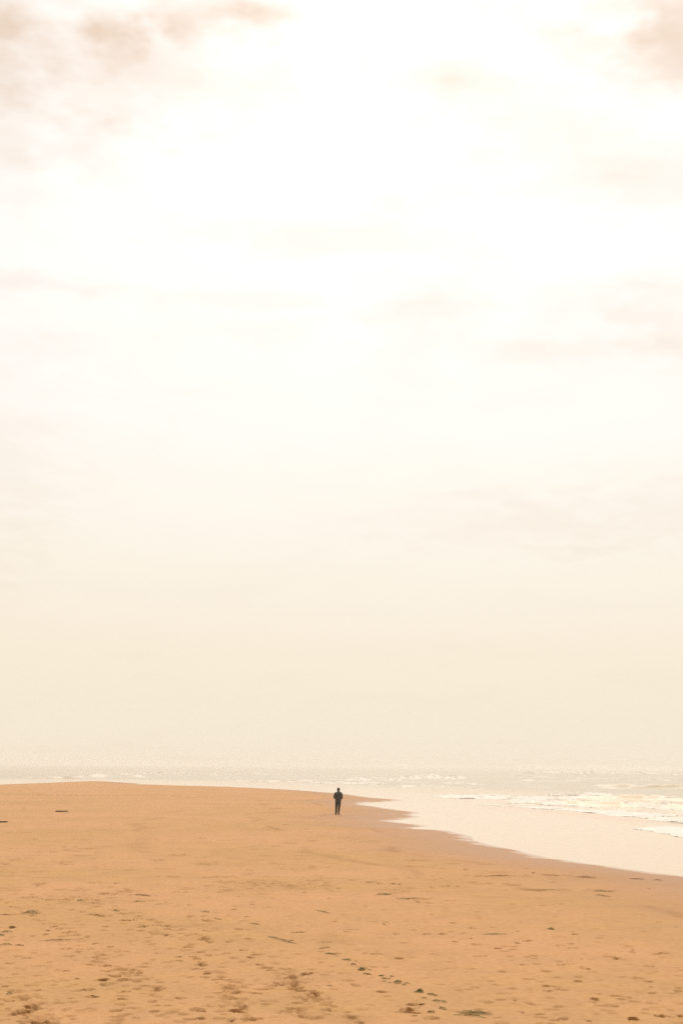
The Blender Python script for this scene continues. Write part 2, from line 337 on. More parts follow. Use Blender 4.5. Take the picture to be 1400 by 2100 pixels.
def build_sand():
    rows = list(np.linspace(-240, 4, 14)) + list(np.arange(5, 13.5, .35))
    y = 13.5
    while y < 420: rows.append(y); y += 0.8e-4 * y * y
    rows += [440, 470, 510, 560, 620, 700, 800, 900]
    rows = np.array(rows)
    w = 1.5 + .29 * np.maximum(rows, 10)
    X = columns(rows, w, 760, 16, 3000.0)
    Yg = np.repeat(rows[:, None], X.shape[1], 1)
    d = shore_dist(X, Yg)
    Z = sand_base(X, Yg, d)
    near = smooth(d, 2, 10) * (1 - smooth(Yg, 60, 160))
    Z += near * (.010 * fbm(X, Yg, .32, 2, 21) + .012 * np.maximum(fbm(X * .55, Yg, .9, 3, 31), 0.12))
    stain_and_shade = np.zeros_like(Z)
    def stamp(x, y, a, b, depth, rot, st):
        R = 1.9 * max(a, b)
        r0, r1 = np.searchsorted(rows, [y - R, y + R])
        if r1 <= r0: return
        sx = X[r0:r1] - x; sy = Yg[r0:r1] - y
        c0 = min(np.searchsorted(X[r0], x - R), np.searchsorted(X[r1 - 1], x - R)); c1 = max(np.searchsorted(X[r0], x + R), np.searchsorted(X[r1 - 1], x + R))
        if c1 <= c0: return
        sx = sx[:, c0:c1]; sy = sy[:, c0:c1]
        ca, sa = math.cos(rot), math.sin(rot)
        u = (sx * ca + sy * sa) / a; v = (-sx * sa + sy * ca) / b
        wob = fbm(sx + x, sy + y, .09, 2, 5)
        r = np.sqrt(u * u + v * v) + wob * .45
        Z[r0:r1, c0:c1] += -depth * (1 - smooth(r, .80, 1.0)) + .22 * depth * np.exp(-((r - 1.18) / .16) ** 2) * (1 + wob)
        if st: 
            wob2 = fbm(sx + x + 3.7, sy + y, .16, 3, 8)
            stain_and_shade[r0:r1, c0:c1] = np.maximum(stain_and_shade[r0:r1, c0:c1], st * (1 - smooth(np.sqrt(u * u * .9 + v * v * .9) + wob2 * 1.1, .55, 1.0)))  # brown trodden sand, with the shade of the pit painted into its colour
    r = random.Random(3)
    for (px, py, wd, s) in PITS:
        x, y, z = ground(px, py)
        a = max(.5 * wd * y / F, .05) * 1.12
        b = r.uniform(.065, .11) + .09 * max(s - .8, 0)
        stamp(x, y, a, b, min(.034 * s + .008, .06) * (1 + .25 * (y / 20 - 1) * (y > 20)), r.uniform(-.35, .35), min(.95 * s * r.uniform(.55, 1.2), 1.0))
    # older, half-filled prints everywhere on the dry beach
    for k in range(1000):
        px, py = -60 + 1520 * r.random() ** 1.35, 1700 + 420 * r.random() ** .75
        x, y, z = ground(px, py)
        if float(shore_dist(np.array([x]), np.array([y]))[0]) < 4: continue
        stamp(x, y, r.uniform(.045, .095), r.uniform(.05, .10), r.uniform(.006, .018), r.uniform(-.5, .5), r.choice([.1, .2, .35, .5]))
    # faint scuffs and drift streaks on the farther sand
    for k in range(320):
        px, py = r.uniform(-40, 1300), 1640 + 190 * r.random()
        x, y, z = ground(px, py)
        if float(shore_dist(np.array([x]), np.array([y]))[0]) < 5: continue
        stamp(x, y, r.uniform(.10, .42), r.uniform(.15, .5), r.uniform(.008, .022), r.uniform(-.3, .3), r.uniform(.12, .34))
    # patches where damp brown sand was thrown up: (px, py, half width px, half height px, weight)
    for (px, py, hw, hh, wt) in [(206, 1877, 24, 5, .5), (262, 1888, 20, 4, .5), (297, 1900, 20, 4, .45), (318, 1913, 20, 4, .45), (345, 1919, 18, 4, .5), (225, 1833, 32, 3, .45),
            (290, 1836, 36, 3, .35), (602, 2010, 36, 13, .55), (650, 2044, 30, 9, .5), (605, 2067, 24, 7, .5), (590, 1988, 26, 5, .4), (492, 2020, 24, 8, .45), (480, 2045, 28, 24, .25),
            (130, 1846, 70, 8, .3), (218, 1958, 26, 7, .35), (66, 2072, 40, 16, .6), (80, 2097, 26, 6, .6), (410, 1952, 30, 7, .3), (530, 1812, 46, 5, .35), (1265, 1856, 26, 16, .2),
            (1205, 1800, 60, 3, .6), (1030, 1797, 40, 3, .5), (1320, 1804, 40, 2.5, .5), (840, 1843, 56, 4, .35), (790, 1834, 26, 4, .35), (1100, 1826, 60, 3, .3), (1245, 1827, 36, 3, .4),
            (560, 1700, 40, 4, .3), (150, 1631, 200, 1.5, .4), (330, 1632, 60, 1.2, .5), (60, 1648, 70, 3, .25), (760, 1725, 60, 3, .3), (720, 1718, 40, 2, .35), (30, 1765, 16, 26, .3),
            (640, 2085, 40, 6, .3), (710, 2087, 26, 6, .35), (520, 1825, 60, 8, .25), (420, 1900, 60, 20, .18), (190, 1700, 60, 5, .15), (330, 1695, 20, 5, .2), (1250, 1965, 30, 5, .25)]:
        x, y, z = ground(px, py)
        ax, ay = hw * y / F, max(hh * y * y / (F * H), .12)
        r0, r1 = np.searchsorted(rows, [y - 1.6 * ay, y + 1.6 * ay])
        c0 = np.searchsorted(X[r0], x - 1.6 * ax); c1 = np.searchsorted(X[max(r1 - 1, 0)], x + 1.6 * ax)
        if r1 <= r0 or c1 <= c0: continue
        gx, gy = X[r0:r1, c0:c1], Yg[r0:r1, c0:c1]
        rr = np.hypot((gx - x) / ax, (gy - y) / ay)
        br = fbm(gx, gy * .6, .13, 4, 91, .7)
        f = wt * smooth(br + .42 * (1 - rr), .24, .55)
        stain_and_shade[r0:r1, c0:c1] = np.maximum(stain_and_shade[r0:r1, c0:c1], f)
        Z[r0:r1, c0:c1] += .035 * fbm(gx, gy, .16, 3, 93) * np.clip(1.3 - rr, 0, 1) * min(1.0, wt * 2) * (y < 40)
    # walking trails
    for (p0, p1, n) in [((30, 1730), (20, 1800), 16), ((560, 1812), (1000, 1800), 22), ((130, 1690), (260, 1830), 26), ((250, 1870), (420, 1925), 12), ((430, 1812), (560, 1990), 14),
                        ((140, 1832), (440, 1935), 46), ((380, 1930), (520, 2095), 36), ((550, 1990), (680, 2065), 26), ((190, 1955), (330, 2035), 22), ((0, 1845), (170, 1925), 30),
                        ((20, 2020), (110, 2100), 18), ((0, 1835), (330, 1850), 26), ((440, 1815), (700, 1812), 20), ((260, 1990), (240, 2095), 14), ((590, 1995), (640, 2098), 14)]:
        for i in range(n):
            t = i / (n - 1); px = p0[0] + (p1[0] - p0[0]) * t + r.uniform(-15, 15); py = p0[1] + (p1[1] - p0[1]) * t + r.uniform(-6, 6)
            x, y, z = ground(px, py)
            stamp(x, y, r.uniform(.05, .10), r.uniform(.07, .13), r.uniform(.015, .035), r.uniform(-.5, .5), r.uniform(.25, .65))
    # natural staining: faint brown drift lines along former tide marks, irregular
    ln = np.zeros_like(Z)
    for off, wdt, st, seed in ((5.2, .30, .40, 41), (9.5, .35, .25, 43), (15, .4, .2, 47)):
        dd = d + 1.8 * fbm(X, Yg, 14, 3, seed) - off
        ln = np.maximum(ln, st * np.exp(-(dd / wdt) ** 2) * smooth(fbm(X * .6, Yg * .25, 1.4, 3, seed + 3), .02, .42))
    stain_and_shade = np.maximum(stain_and_shade, ln)
    brown = smooth(fbm(X, Yg * .5, 1.1, 4, 61), .36, .80) * .16 * smooth(d, 6, 16)
    stain_and_shade = np.maximum(stain_and_shade, brown)
    wet = (1 - smooth(d + 1.4 * fbm(X, Yg, 4.0, 3, 71), .2, 8.5)) * .9
    me = grid_mesh('beach', rows, X, Z)
    add_attr(me, 'stain_and_shade', stain_and_shade); add_attr(me, 'wet', wet)
    add_attr(me, 'film', 1 - smooth(d + .9 * fbm(X * .35, Yg * .5, .5, 3, 73), -.1, .75))
    o = link('beach', me, M_SAND); o['kind'] = 'structure'
    o['label'] = 'wide orange sand beach trodden with footprints'
    return o
beach = build_sand()

# ------------------------------------------------------------------ sea
RIDGES = [([(980, 1640), (1075, 1645.5), (1170, 1650), (1300, 1654), (1420, 1660), (1520, 1665)], .26, .7),
          ([(1110, 1635), (1250, 1638.5), (1340, 1641), (1420, 1645), (1520, 1650)], .32, .8),
          ([(1320, 1651), (1400, 1657), (1480, 1661), (1540, 1666)], .30, .8),
          ([(830, 1597), (870, 1595), (905, 1594), (945, 1595)], .55, 1.6),
          ([(1035, 1591), (1075, 1593), (1118, 1597)], .62, 1.7),
          ([(1165, 1587), (1200, 1587), (1255, 1588)], .45, 1.7),
          ([(1185, 1611), (1230, 1616), (1300, 1618), (1420, 1619), (1520, 1622)], .42, 1.3),
          ([(810, 1614), (860, 1614), (905, 1616)], .20, 1.0),
          ([(980, 1574), (1100, 1572.5), (1250, 1571), (1420, 1569), (1520, 1568)], 1.1, 5.0),
          ([(-120, 1592), (0, 1595), (120, 1597), (180, 1596), (300, 1594), (500, 1589), (700, 1584), (820, 1581)], .55, 2.0),
          ([(340, 1598), (480, 1597), (600, 1596), (720, 1600), (800, 1604)], .22, 1.2),
          ([(1040, 1603), (1110, 1602), (1190, 1604)], .25, 1.2), ([(1290, 1590), (1370, 1589), (1480, 1590)], .5, 2.0),
          ([(700, 1579), (850, 1577), (1000, 1578)], .6, 3.0), ([(1300, 1603), (1360, 1603), (1480, 1605)], .4, 1.4)]
RID = [(np.array([hit_plane(px, py + .0, ZW) for px, py in p]), a, s) for p, a, s in RIDGES]
def sea_height(x, y, d=None):
    x = np.asarray(x, float); y = np.asarray(y, float)
    if d is None: d = shore_dist(x, y)
    off = -d
    amp = smooth(off, 14, 70)
    z = np.zeros(x.shape)
    r = random.Random(5)
    wx = x + 9 * fbm(x, y, 60, 2, 101); wy = y + 9 * fbm(x, y, 60, 2, 102)
    for i in range(7):
        th = math.radians(r.uniform(20, 75)); lam = [34, 26, 19, 14, 10, 7.5, 5.5][i]; A = [.24, .20, .15, .09, .06, .04, .025][i]
        ph = (wx * math.cos(th) + wy * math.sin(th)) * 2 * math.pi / lam + r.uniform(0, 6.28)
        s = .5 + .5 * np.sin(ph)
        z += A * (s ** 1.8 - .35) * (1 + 1.1 * vnoise(x / 45 + i * 7.7, y / 45, 200 + i))
    z = z * amp * (1 - .6 * smooth(y, 900, 2500))
    z += smooth(off, 3, 16) * .012 * fbm(x, y, 1.7, 3, 130)
    for P, A, s in RID:
        best = np.full(x.shape, 1e9); tt = np.zeros(x.shape)
        n = len(P) - 1
        for k in range(n):
            (ax, ay), (bx, by) = P[k], P[k + 1]
            dx, dy = bx - ax, by - ay
            t0 = ((x - ax) * dx + (y - ay) * dy) / (dx * dx + dy * dy); t = np.clip(t0, 0, 1)
            q = np.hypot(x - ax - t * dx, y - ay - t * dy)
            # sign: seaward side is farther along +y
            sg = np.sign(dx * (y - ay) - dy * (x - ax))
            better = q < np.abs(best); best = np.where(better, q * np.where(sg == 0, 1, sg), best); tt = np.where(better, (k + t) / n, tt)
        env = 1.5 * np.sin(np.pi * np.clip(tt, .02, .98)) ** .5 * (.65 + 1.2 * np.abs(vnoise(tt * 9 * n / 3 + A * 50, tt * 0 + A * 31, 77)))
        ws = s * 3.2
        prof = np.where(best > 0, np.exp(-(best / ws) ** 2), np.exp(-(best / s) ** 2))
        z += A * env * prof
    return ZW + z
def build_sea():
    rows = []; y = 30.0
    while y < 4200: rows.append(y); y += min(1.3e-4 * y * y, .5 if y < 250 else 1.0 if y < 560 else .012 * y)
    rows = np.array(rows)
    w = .29 * rows + 6
    X = columns(rows, w, 380, 22, 4200.0)
    Yg = np.repeat(rows[:, None], X.shape[1], 1)
    d = shore_dist(X, Yg)
    Z = sea_height(X, Yg, d)
    me = grid_mesh('sea', rows, X, Z, d < 12)      # no water deep inside the beach
    add_attr(me, 'depth', smooth(-d, 9, 48))
    P = [hit_plane(*p, ZW) for p in [(1030, 1655.5), (1100, 1661), (1180, 1669), (1260, 1677), (1330, 1685)]]
    bar = np.zeros_like(d)
    for (ax, ay), (bx, by) in zip(P[:-1], P[1:]):
        dx, dy = bx - ax, by - ay; t = np.clip(((X - ax) * dx + (Yg - ay) * dy) / (dx * dx + dy * dy), 0, 1)
        bar = np.maximum(bar, np.exp(-((X - ax - t * dx) ** 2 + (Yg - ay - t * dy) ** 2) / 2.8 ** 2))
    streak = smooth(fbm(X * .5, Yg * .35, 1.3, 4, 151), .12, .7) * smooth(-d, .5, 4) * (1 - smooth(-d, 12, 40))
    add_attr(me, 'bar', np.maximum(bar * 1.0, streak * .35))
    add_attr(me, 'ripple', (.035 + .965 * smooth(-d, 9, 48)) / (1 + (Yg / 160.0) ** 2))
    o = link('sea', me, M_SEA); o['kind'] = 'structure'
    o['label'] = 'pale hazy sea with low breaking waves and thin shining wash'
    return o
sea = build_sea()

def lerp_poly(P, t):
    P = np.array(P, float); s = np.r_[0, np.cumsum(np.hypot(*np.diff(P, axis=0).T))]; s /= s[-1]
    return np.interp(t, s, P[:, 0]), np.interp(t, s, P[:, 1])
def foam_band(front, back, seed, cover=.5, nu=260, nv=26, lump=.028, label=None):
    u = np.linspace(0, 1, nu); v = np.linspace(0, 1, nv)
    fx, fy = lerp_poly([hit_plane(*p, ZW) for p in front], u); bx, by = lerp_poly([hit_plane(*p, ZW) for p in back], u)
    V = v[:, None]
    X = fx + (bx - fx) * V; Y = fy + (by - fy) * V
    wob = fbm(X, Y, 2.2, 3, seed)
    X = X + .5 * wob; Y = Y + 1.1 * wob
    Zn = fbm(X, Y, .8, 3, seed + 9)
    edge = np.minimum(np.minimum(V * 6, (1 - V) * 2), np.minimum(u * 10, (1 - u) * 10 + .4)[None, :])
    kf = fbm(X * .5, Y * .3, 1.0, 4, seed + 20) + cover * (1 - .8 * V) + .55 * np.clip(edge, 0, 1) - .55
    keep = kf > 0
    Z = sea_height(X, Y) + .003 + lump * np.clip(kf * 3.5, 0, 1) * np.clip(edge, 0, 1) * (1 + 1.4 * Zn) * (1.2 - V)
    i = np.arange(nu * nv).reshape(nv, nu)
    q = np.stack([i[:-1, :-1], i[:-1, 1:], i[1:, 1:], i[1:, :-1]], -1)[keep[:-1, :-1]]
    if len(q) == 0: return
    used, invx = np.unique(q, return_inverse=True)
    co = np.stack([X, Y, Z], -1).reshape(-1, 3)[used]
    o = link('foam', quad_mesh('foam', co, invx.reshape(-1, 4)), M_FOAM, sea); o['kind'] = 'stuff'
    if label: o['label'] = label
    return o
foam_band([(1280, 1698.5), (1320, 1703), (1370, 1712), (1410, 1722), (1470, 1738)], [(1280, 1697.5), (1320, 1696), (1370, 1691), (1410, 1690), (1470, 1692)], 301, .62, label='white foam tongue running up the shining wet sand')
foam_band([(960, 1650), (1060, 1655), (1150, 1662), (1250, 1672), (1300, 1677), (1360, 1687), (1420, 1692), (1490, 1703)], [(960, 1648), (1060, 1650.5), (1150, 1654), (1250, 1658), (1300, 1660), (1360, 1663), (1420, 1667), (1490, 1671)], 311, .5, label='long white foam line of the nearest spent wave')
foam_band([(880, 1633), (930, 1639.5), (980, 1638.5), (1050, 1640), (1130, 1641.5)], [(880, 1630), (930, 1627), (980, 1626), (1050, 1629), (1130, 1634)], 321, .55, label='bright patch of foam beyond the end of the wet sand')
foam_band([(1105, 1631.5), (1200, 1634.5), (1300, 1637.5), (1400, 1641.5), (1490, 1646)], [(1105, 1625), (1200, 1623), (1300, 1628), (1400, 1633), (1490, 1637)], 331, .30)
foam_band([(1140, 1646), (1300, 1651), (1400, 1654), (1490, 1659)], [(1140, 1643), (1300, 1645), (1400, 1650), (1490, 1655)], 341, .40)
foam_band([(1060, 1586), (1150, 1587), (1250, 1589), (1350, 1590), (1460, 1592)], [(1060, 1581), (1150, 1581), (1250, 1582), (1350, 1583), (1460, 1584)], 351, .40, lump=.04)
foam_band([(710, 1601), (800, 1603), (880, 1602), (970, 1600)], [(710, 1591), (800, 1592), (880, 1590), (970, 1591)], 361, .32, lump=.03)
foam_band([(480, 1603), (600, 1604), (720, 1609), (820, 1613)], [(480, 1600), (600, 1599), (720, 1601), (820, 1606)], 371, .2, lump=.02)
foam_band([(150, 1591), (250, 1590), (400, 1587)], [(150, 1588), (250, 1586), (400, 1583)], 381, .15, lump=.03)
foam_band([(1350, 1684), (1400, 1688), (1490, 1697)], [(1350, 1675), (1400, 1676), (1490, 1682)], 391, .35)

rf = random.Random(44)
for k in range(15):                       # broken foam lines between the breakers
    py = rf.choice([rf.uniform(1600, 1632), rf.uniform(1632, 1676)]); px0 = rf.uniform(760 if py < 1630 else 1020, 1300); ln = rf.uniform(90, 300); hgt = 1.0 + (py - 1575) * rf.uniform(.03, .06)
    f = [(px0 + ln * t, py + (py - 1572) * .16 * t * ln / 200 + rf.uniform(-.4, .4)) for t in (0, .33, .66, 1)]
    foam_band(f, [(x, y - hgt) for x, y in f], 400 + 11 * k, rf.uniform(.15, .4), nu=160, nv=12, lump=.02)

# ------------------------------------------------------------------ sea air
def build_haze():
    x0, x1_, y0, y1_, z0, z1 = -4300, 4300, -420, 4350, -4.0, 5.2
    v = [(x, y, z) for x in (x0, x1_) for y in (y0, y1_) for z in (z0, z1)]
    f = [(0, 1, 3, 2), (4, 6, 7, 5), (0, 4, 5, 1), (2, 3, 7, 6), (0, 2, 6, 4), (1, 5, 7, 3)]
    me = bpy.data.meshes.new('haze'); me.from_pydata(v, [], f); me.update()
    m = bpy.data.materials.new('sea_haze'); m.use_nodes = True; nt = m.node_tree; nt.nodes.clear()
    o = nt.nodes.new('ShaderNodeOutputMaterial'); p = nt.nodes.new('ShaderNodeVolumePrincipled')
    p.inputs['Color'].default_value = (.97, .96, .94, 1); p.inputs['Density'].default_value = .00048; p.inputs['Anisotropy'].default_value = .2
    nt.links.new(p.outputs[0], o.inputs['Volume'])
    h = link('haze', me, m, smooth=False); h['kind'] = 'stuff'; h['label'] = 'thin pale sea haze over beach and water'
build_haze()

# ------------------------------------------------------------------ tubes, strands
def tube(verts, faces, pts, rad, sides=5, squash=1.0):
    """append a tapered tube along pts; rad is a list"""
    base = len(verts); n = len(pts)
    for i, p in enumerate(pts):
        a = Vector(pts[max(i - 1, 0)]); b = Vector(pts[min(i + 1, n - 1)])
        t = (b - a).normalized() if (b - a).length > 1e-6 else Vector((0, 0, 1))
        if i == 0:
            up = Vector((0, 0, 1)) if abs(t.z) < .9 else Vector((0, 1, 0))
            s = t.cross(up).normalized()
        else:
            s = (s - t * s.dot(t)).normalized()          # carry the frame along: no twist
        w = s.cross(t).normalized()
        for k in range(sides):
            an = 2 * math.pi * k / sides
            q = Vector(p) + s * (math.cos(an) * rad[i]) + w * (math.sin(an) * rad[i] * squash)
            verts.append(tuple(q))
    for i in range(n - 1):
        for k in range(sides):
            k2 = (k + 1) % sides
            faces.append((base + i * sides + k, base + i * sides + k2, base + (i + 1) * sides + k2, base + (i + 1) * sides + k))
    faces.append(tuple(base + k for k in reversed(range(sides)))); faces.append(tuple(base + (n - 1) * sides + k for k in range(sides)))

def sand_z(x, y):
    return float(sand_base(np.array([x]), np.array([y]))[0])
_DEPS = None
def surf_z(x, y):
    """height of the built beach surface"""
    ok, loc, nrm, idx = beach.ray_cast(Vector((x, y, 3.0)), Vector((0, 0, -1)))
    return loc.z if ok else sand_z(x, y)
bpy.context.view_layer.update()

def weed(name, px, py, wpx, label, cat, mat_, kind='strand', depth_m=None, height=.03, slope=0.0, n=None, group=None, seed=None):
    """a piece of weed lying on the sand; wpx is its width in the photograph, slope its lean in px per px"""
    r = random.Random(seed if seed is not None else int(px * 7 + py * 13))
    x0, y0, z0 = ground(px, py)
    Wm = wpx * y0 / F
    dm = depth_m if depth_m is not None else (.10 if kind == 'strand' else .16)
    ly = -slope * wpx * y0 * y0 / (F * H)                # ground depth that the lean in the picture stands for
    verts, faces = [], []
    cnt = n or (5 if kind == 'strand' else 26)
    z0 = surf_z(x0, y0)
    for k in range(cnt):
        if kind == 'strand':
            L0 = Wm * (r.uniform(.75, 1.0) if k < 2 else r.uniform(.25, .6)); c = r.uniform(-.5, .5) * (Wm - L0)
            pts = []
            ph, am = r.uniform(0, 6), r.uniform(.01, .04) * max(Wm, .2)
            oy = r.uniform(-.5, .5) * dm * (.4 if k < 2 else 1)
            for i in range(8):
                t = i / 7; xx = c + (t - .5) * L0; yy = oy + am * math.sin(ph + t * 5) + (xx / Wm) * ly
                gz = surf_z(x0 + xx, y0 + yy) - z0
                pts.append((xx, yy, gz + .004 + height * (.35 + .65 * r.random()) * math.sin(math.pi * min(max(t, .08), .92)) * .8))
            rr = r.uniform(.004, .008)
            tube(verts, faces, pts, [rr * (.35 + .65 * math.sin(math.pi * (i + .6) / 8.2)) for i in range(8)], 4, .6)
        else:
            an = r.uniform(0, 6.28); rad = math.sqrt(r.random())
            cx, cy = math.cos(an) * rad * Wm * .42, math.sin(an) * rad * dm * .42
            th = r.uniform(0, 6.28); L0 = r.uniform(.35, .8) * Wm; pts = []
            hz = height * (1 - rad * .6)
            for i in range(6):
                t = i / 5; xx = cx + math.cos(th) * (t - .5) * L0; yy = cy + math.sin(th) * (t - .5) * min(L0, dm) + r.uniform(-.01, .01) + (xx / Wm) * ly
                e = min(1.0, math.hypot(xx / (.5 * Wm + 1e-6), (yy - (xx / Wm) * ly) / (.5 * dm + 1e-6)))
                gz = surf_z(x0 + xx, y0 + yy) - z0
                pts.append((xx, yy, gz + .004 + hz * r.uniform(.1, 1.0) * (1 - e * .8)))
            rr = r.uniform(.004, .009)
            tube(verts, faces, pts, [rr * (.4 + .6 * math.sin(math.pi * (i + .6) / 6.2)) for i in range(6)], 4, .5)
    me = bpy.data.meshes.new(name); me.from_pydata(verts, [], faces); me.update()
    o = link(name, me, mat_); o.location = (x0, y0, z0)
    tag(o, label, cat, group)
    return o

SW = 'seaweed'
weeds = [
 ('seaweed_strand', 65, 1874.5, 40, 'long dark green seaweed strand, thickest one at the left of the beach', M_GREEN, dict(height=.07, n=10, depth_m=.5)),
 ('seaweed_strand', 112, 1930, 64, 'thin curved dark green strand below the thick left one, tapering to the left', M_GREEN, dict(slope=-.05, height=.05)),
 ('seaweed_strand', 12, 1877, 34, 'thin flat brown strand at the left edge, level with the thick green one', M_BROWN, dict(height=.03)),
 ('seaweed_strand', 14, 1913, 28, 'dark green strand at the left edge, upper one of the pair', M_GREEN, dict(height=.045)),
 ('seaweed_strand', 4, 1919.5, 16, 'short dark strand at the left edge, lower one of the pair', M_GREEN, dict(height=.04)),
 ('seaweed_strand', 12, 1938.5, 28, 'dark green strand cut off by the left edge, beside a thinner brown one', M_GREEN, dict(height=.04)),
 ('seaweed_strand', 40, 1940, 20, 'thin brown strand right of the green one at the left edge', M_BROWN, dict(height=.025)),
 ('seaweed_strand', 20, 2040, 14, 'small olive strand above the trampled brown patch in the lower left corner', M_GREEN, dict(height=.05)),
 ('seaweed_clump', 25, 1903, 13, 'small round brown clump just above the strands at the left edge', M_BROWN, dict(kind='clump', height=.07)),
 ('seaweed_clump', 741, 1989.5, 14, 'round green clump, the upper of two in the diagonal line of weed', M_GREEN, dict(kind='clump', height=.075)),
 ('seaweed_clump', 861, 2035, 15, 'round dark green clump, the lower of two in the diagonal line of weed', M_GREEN, dict(kind='clump', height=.08)),
 ('seaweed_strand', 815, 2017, 20, 'short thick dark green strand between the two round green clumps', M_GREEN, dict(height=.05, n=9)),
 ('seaweed_strand', 710, 1969.5, 20, 'thin green strand at the upper end of the diagonal line of weed', M_GREEN, dict(height=.03, slope=.06)),
 ('seaweed_strand', 725, 1979, 13, 'tiny brown strand just above the upper round green clump', M_BROWN, dict(height=.03)),
 ('seaweed_strand', 752, 1998, 20, 'thin trailing strand just below the upper round green clump', M_GREEN, dict(height=.02, slope=.1)),
 ('seaweed_strand', 886, 2041, 22, 'wispy strand trailing right from the lower round green clump', M_GREEN, dict(height=.025, slope=.1)),
 ('seaweed_strand', 898, 2055, 34, 'slanting olive strand below the lower round green clump', M_GREEN, dict(height=.035, slope=.12)),
 ('seaweed_strand', 908, 2070.5, 16, 'short olive strand just above the big tangle at the bottom', M_GREEN, dict(height=.03, slope=.15)),
 ('seaweed_strand', 838, 2077, 56, 'long thin dark strand under the reddish footprint at the bottom', M_BROWN, dict(height=.02, slope=.03)),
 ('seaweed_strand', 883, 2078, 17, 'short green strand at the right end of the long thin dark one', M_GREEN, dict(height=.035)),
 ('seaweed_clump', 968, 2081, 84, 'wide olive green tangle of weed, biggest on the beach, at the bottom', M_GREEN, dict(height=.03, depth_m=.5, n=13, slope=.06)),
 ('seaweed_strand', 578, 1929.5, 64, 'slanting row of thin dark green weed in mid beach, left of centre line', M_GREEN, dict(height=.035, slope=.19, n=4)),
 ('seaweed_strand', 678, 1958, 30, 'slanting thin green strand near the centre above the trampled patch', M_GREEN, dict(height=.03, slope=.12)),
 ('seaweed_strand', 664, 1945, 26, 'faint olive strand just above the slanting thin green one at centre', M_STRAW, dict(height=.03, slope=-.1)),
 ('seaweed_strand', 663, 1870.5, 34, 'faint slanting olive strand in the bare middle of the beach', M_STRAW, dict(height=.03, slope=.2)),
 ('seaweed_strand', 523, 1895, 28, 'faint flat olive strand left of the bare middle of the beach', M_STRAW, dict(height=.03, slope=.12)),
 ('seaweed_strand', 610, 1913, 34, 'pale thin strand right above the slanting row of dark green weed', M_STRAW, dict(height=.02, slope=-.04)),
 ('seaweed_strand', 765, 1811, 32, 'dark brown strand right of centre, longest in the upper row of weed', M_BROWN, dict(height=.05)),
 ('seaweed_strand', 806, 1813, 14, 'brown strand next right of the longest one in the upper row', M_BROWN, dict(height=.04)),
 ('seaweed_strand', 819, 1814.5, 8, 'tiny brown strand ending the upper row of weed', M_BROWN, dict(height=.04)),
 ('seaweed_clump', 788, 1834, 26, 'flat olive patch of weed below the upper row', M_STRAW, dict(kind='clump', height=.04, depth_m=.9)),
 ('seaweed_strand', 840, 1844, 60, 'long faint olive line of weed right of the flat olive patch', M_STRAW, dict(height=.03, slope=-.05)),
 ('seaweed_strand', 1015, 1916.5, 52, 'long thin green strand right of centre pointing at an olive clump', M_GREEN, dict(height=.022, slope=-.03)),
 ('seaweed_clump', 1130, 1906, 17, 'olive clump on the right half, alone above the footprints', M_STRAW, dict(kind='clump', height=.06)),
 ('seaweed_strand', 165, 1848, 15, 'short green strand in the upper left scatter of brown marks', M_GREEN, dict(height=.04)),
 ('seaweed_strand', 285, 1850, 24, 'thin green strand at the right of the upper left scatter', M_GREEN, dict(height=.03)),
 ('seaweed_strand', 292, 1836.5, 44, 'long thin reddish brown strand lying above the thin green one at left', M_BROWN, dict(height=.025, slope=.06)),
 ('seaweed_strand', 240, 1867, 18, 'olive strand left of centre, leaning down to the right, near brown patches', M_GREEN, dict(height=.03, slope=.15)),
 ('seaweed_strand', 421, 1871, 20, 'thin dark green strand, topmost of the small cluster at left of centre', M_GREEN, dict(height=.03)),
 ('seaweed_strand', 392, 1879, 15, 'dark green strand at the left of the small cluster at left of centre', M_GREEN, dict(height=.045)),
 ('seaweed_strand', 1237, 1838, 26, 'slanting dark strand on the right below the second tide line', M_BROWN, dict(height=.04, slope=.15)),
 ('seaweed_clump', 1093, 1790.5, 5, 'tiny dark lump on the upper tide line, nearest to the wet edge', M_BROWN, dict(kind='clump', height=.07, n=12)),
 ('seaweed_strand', 1200, 1800, 44, 'thickest brown piece of the tide line on the right', M_BROWN, dict(height=.05, n=9, depth_m=.6)),
 ('seaweed_strand', 1305, 1803.5, 34, 'brown strand of the tide line next right of the thickest piece', M_BROWN, dict(height=.04, n=6)),
 ('seaweed_strand', 1345, 1805.5, 22, 'last brown strand of the tide line before the right edge', M_BROWN, dict(height=.05, n=6)),
 ('seaweed_strand', 1130, 1795, 40, 'thin brown strand of the tide line right of the tiny dark lump', M_BROWN, dict(height=.025, slope=.03)),
 ('seaweed_strand', 1020, 1796.5, 58, 'long brown strand at the left end of the tide line', M_BROWN, dict(height=.03, slope=-.05, n=6)),
 ('seaweed_strand', 1110, 1825.5, 90, 'long faint golden strand of the second tide line, left piece', M_STRAW, dict(height=.025, n=7)),
 ('seaweed_strand', 1242, 1827, 52, 'golden brown strand of the second tide line, right piece', M_STRAW, dict(height=.035, n=7)),
 ('seaweed_strand', 563, 1699, 60, 'slanting golden reed streak on the sand left of the walker', M_STRAW, dict(height=.02, slope=.18, n=4, depth_m=.3)),
 ('seaweed_strand', 585, 1691.5, 16, 'small brown strand above the slanting golden reed streak', M_BROWN, dict(height=.02)),
]
for (nm, px, py, w, lab, mt, kw) in weeds:
    weed(nm, px, py, w, lab, SW, mt, **kw)
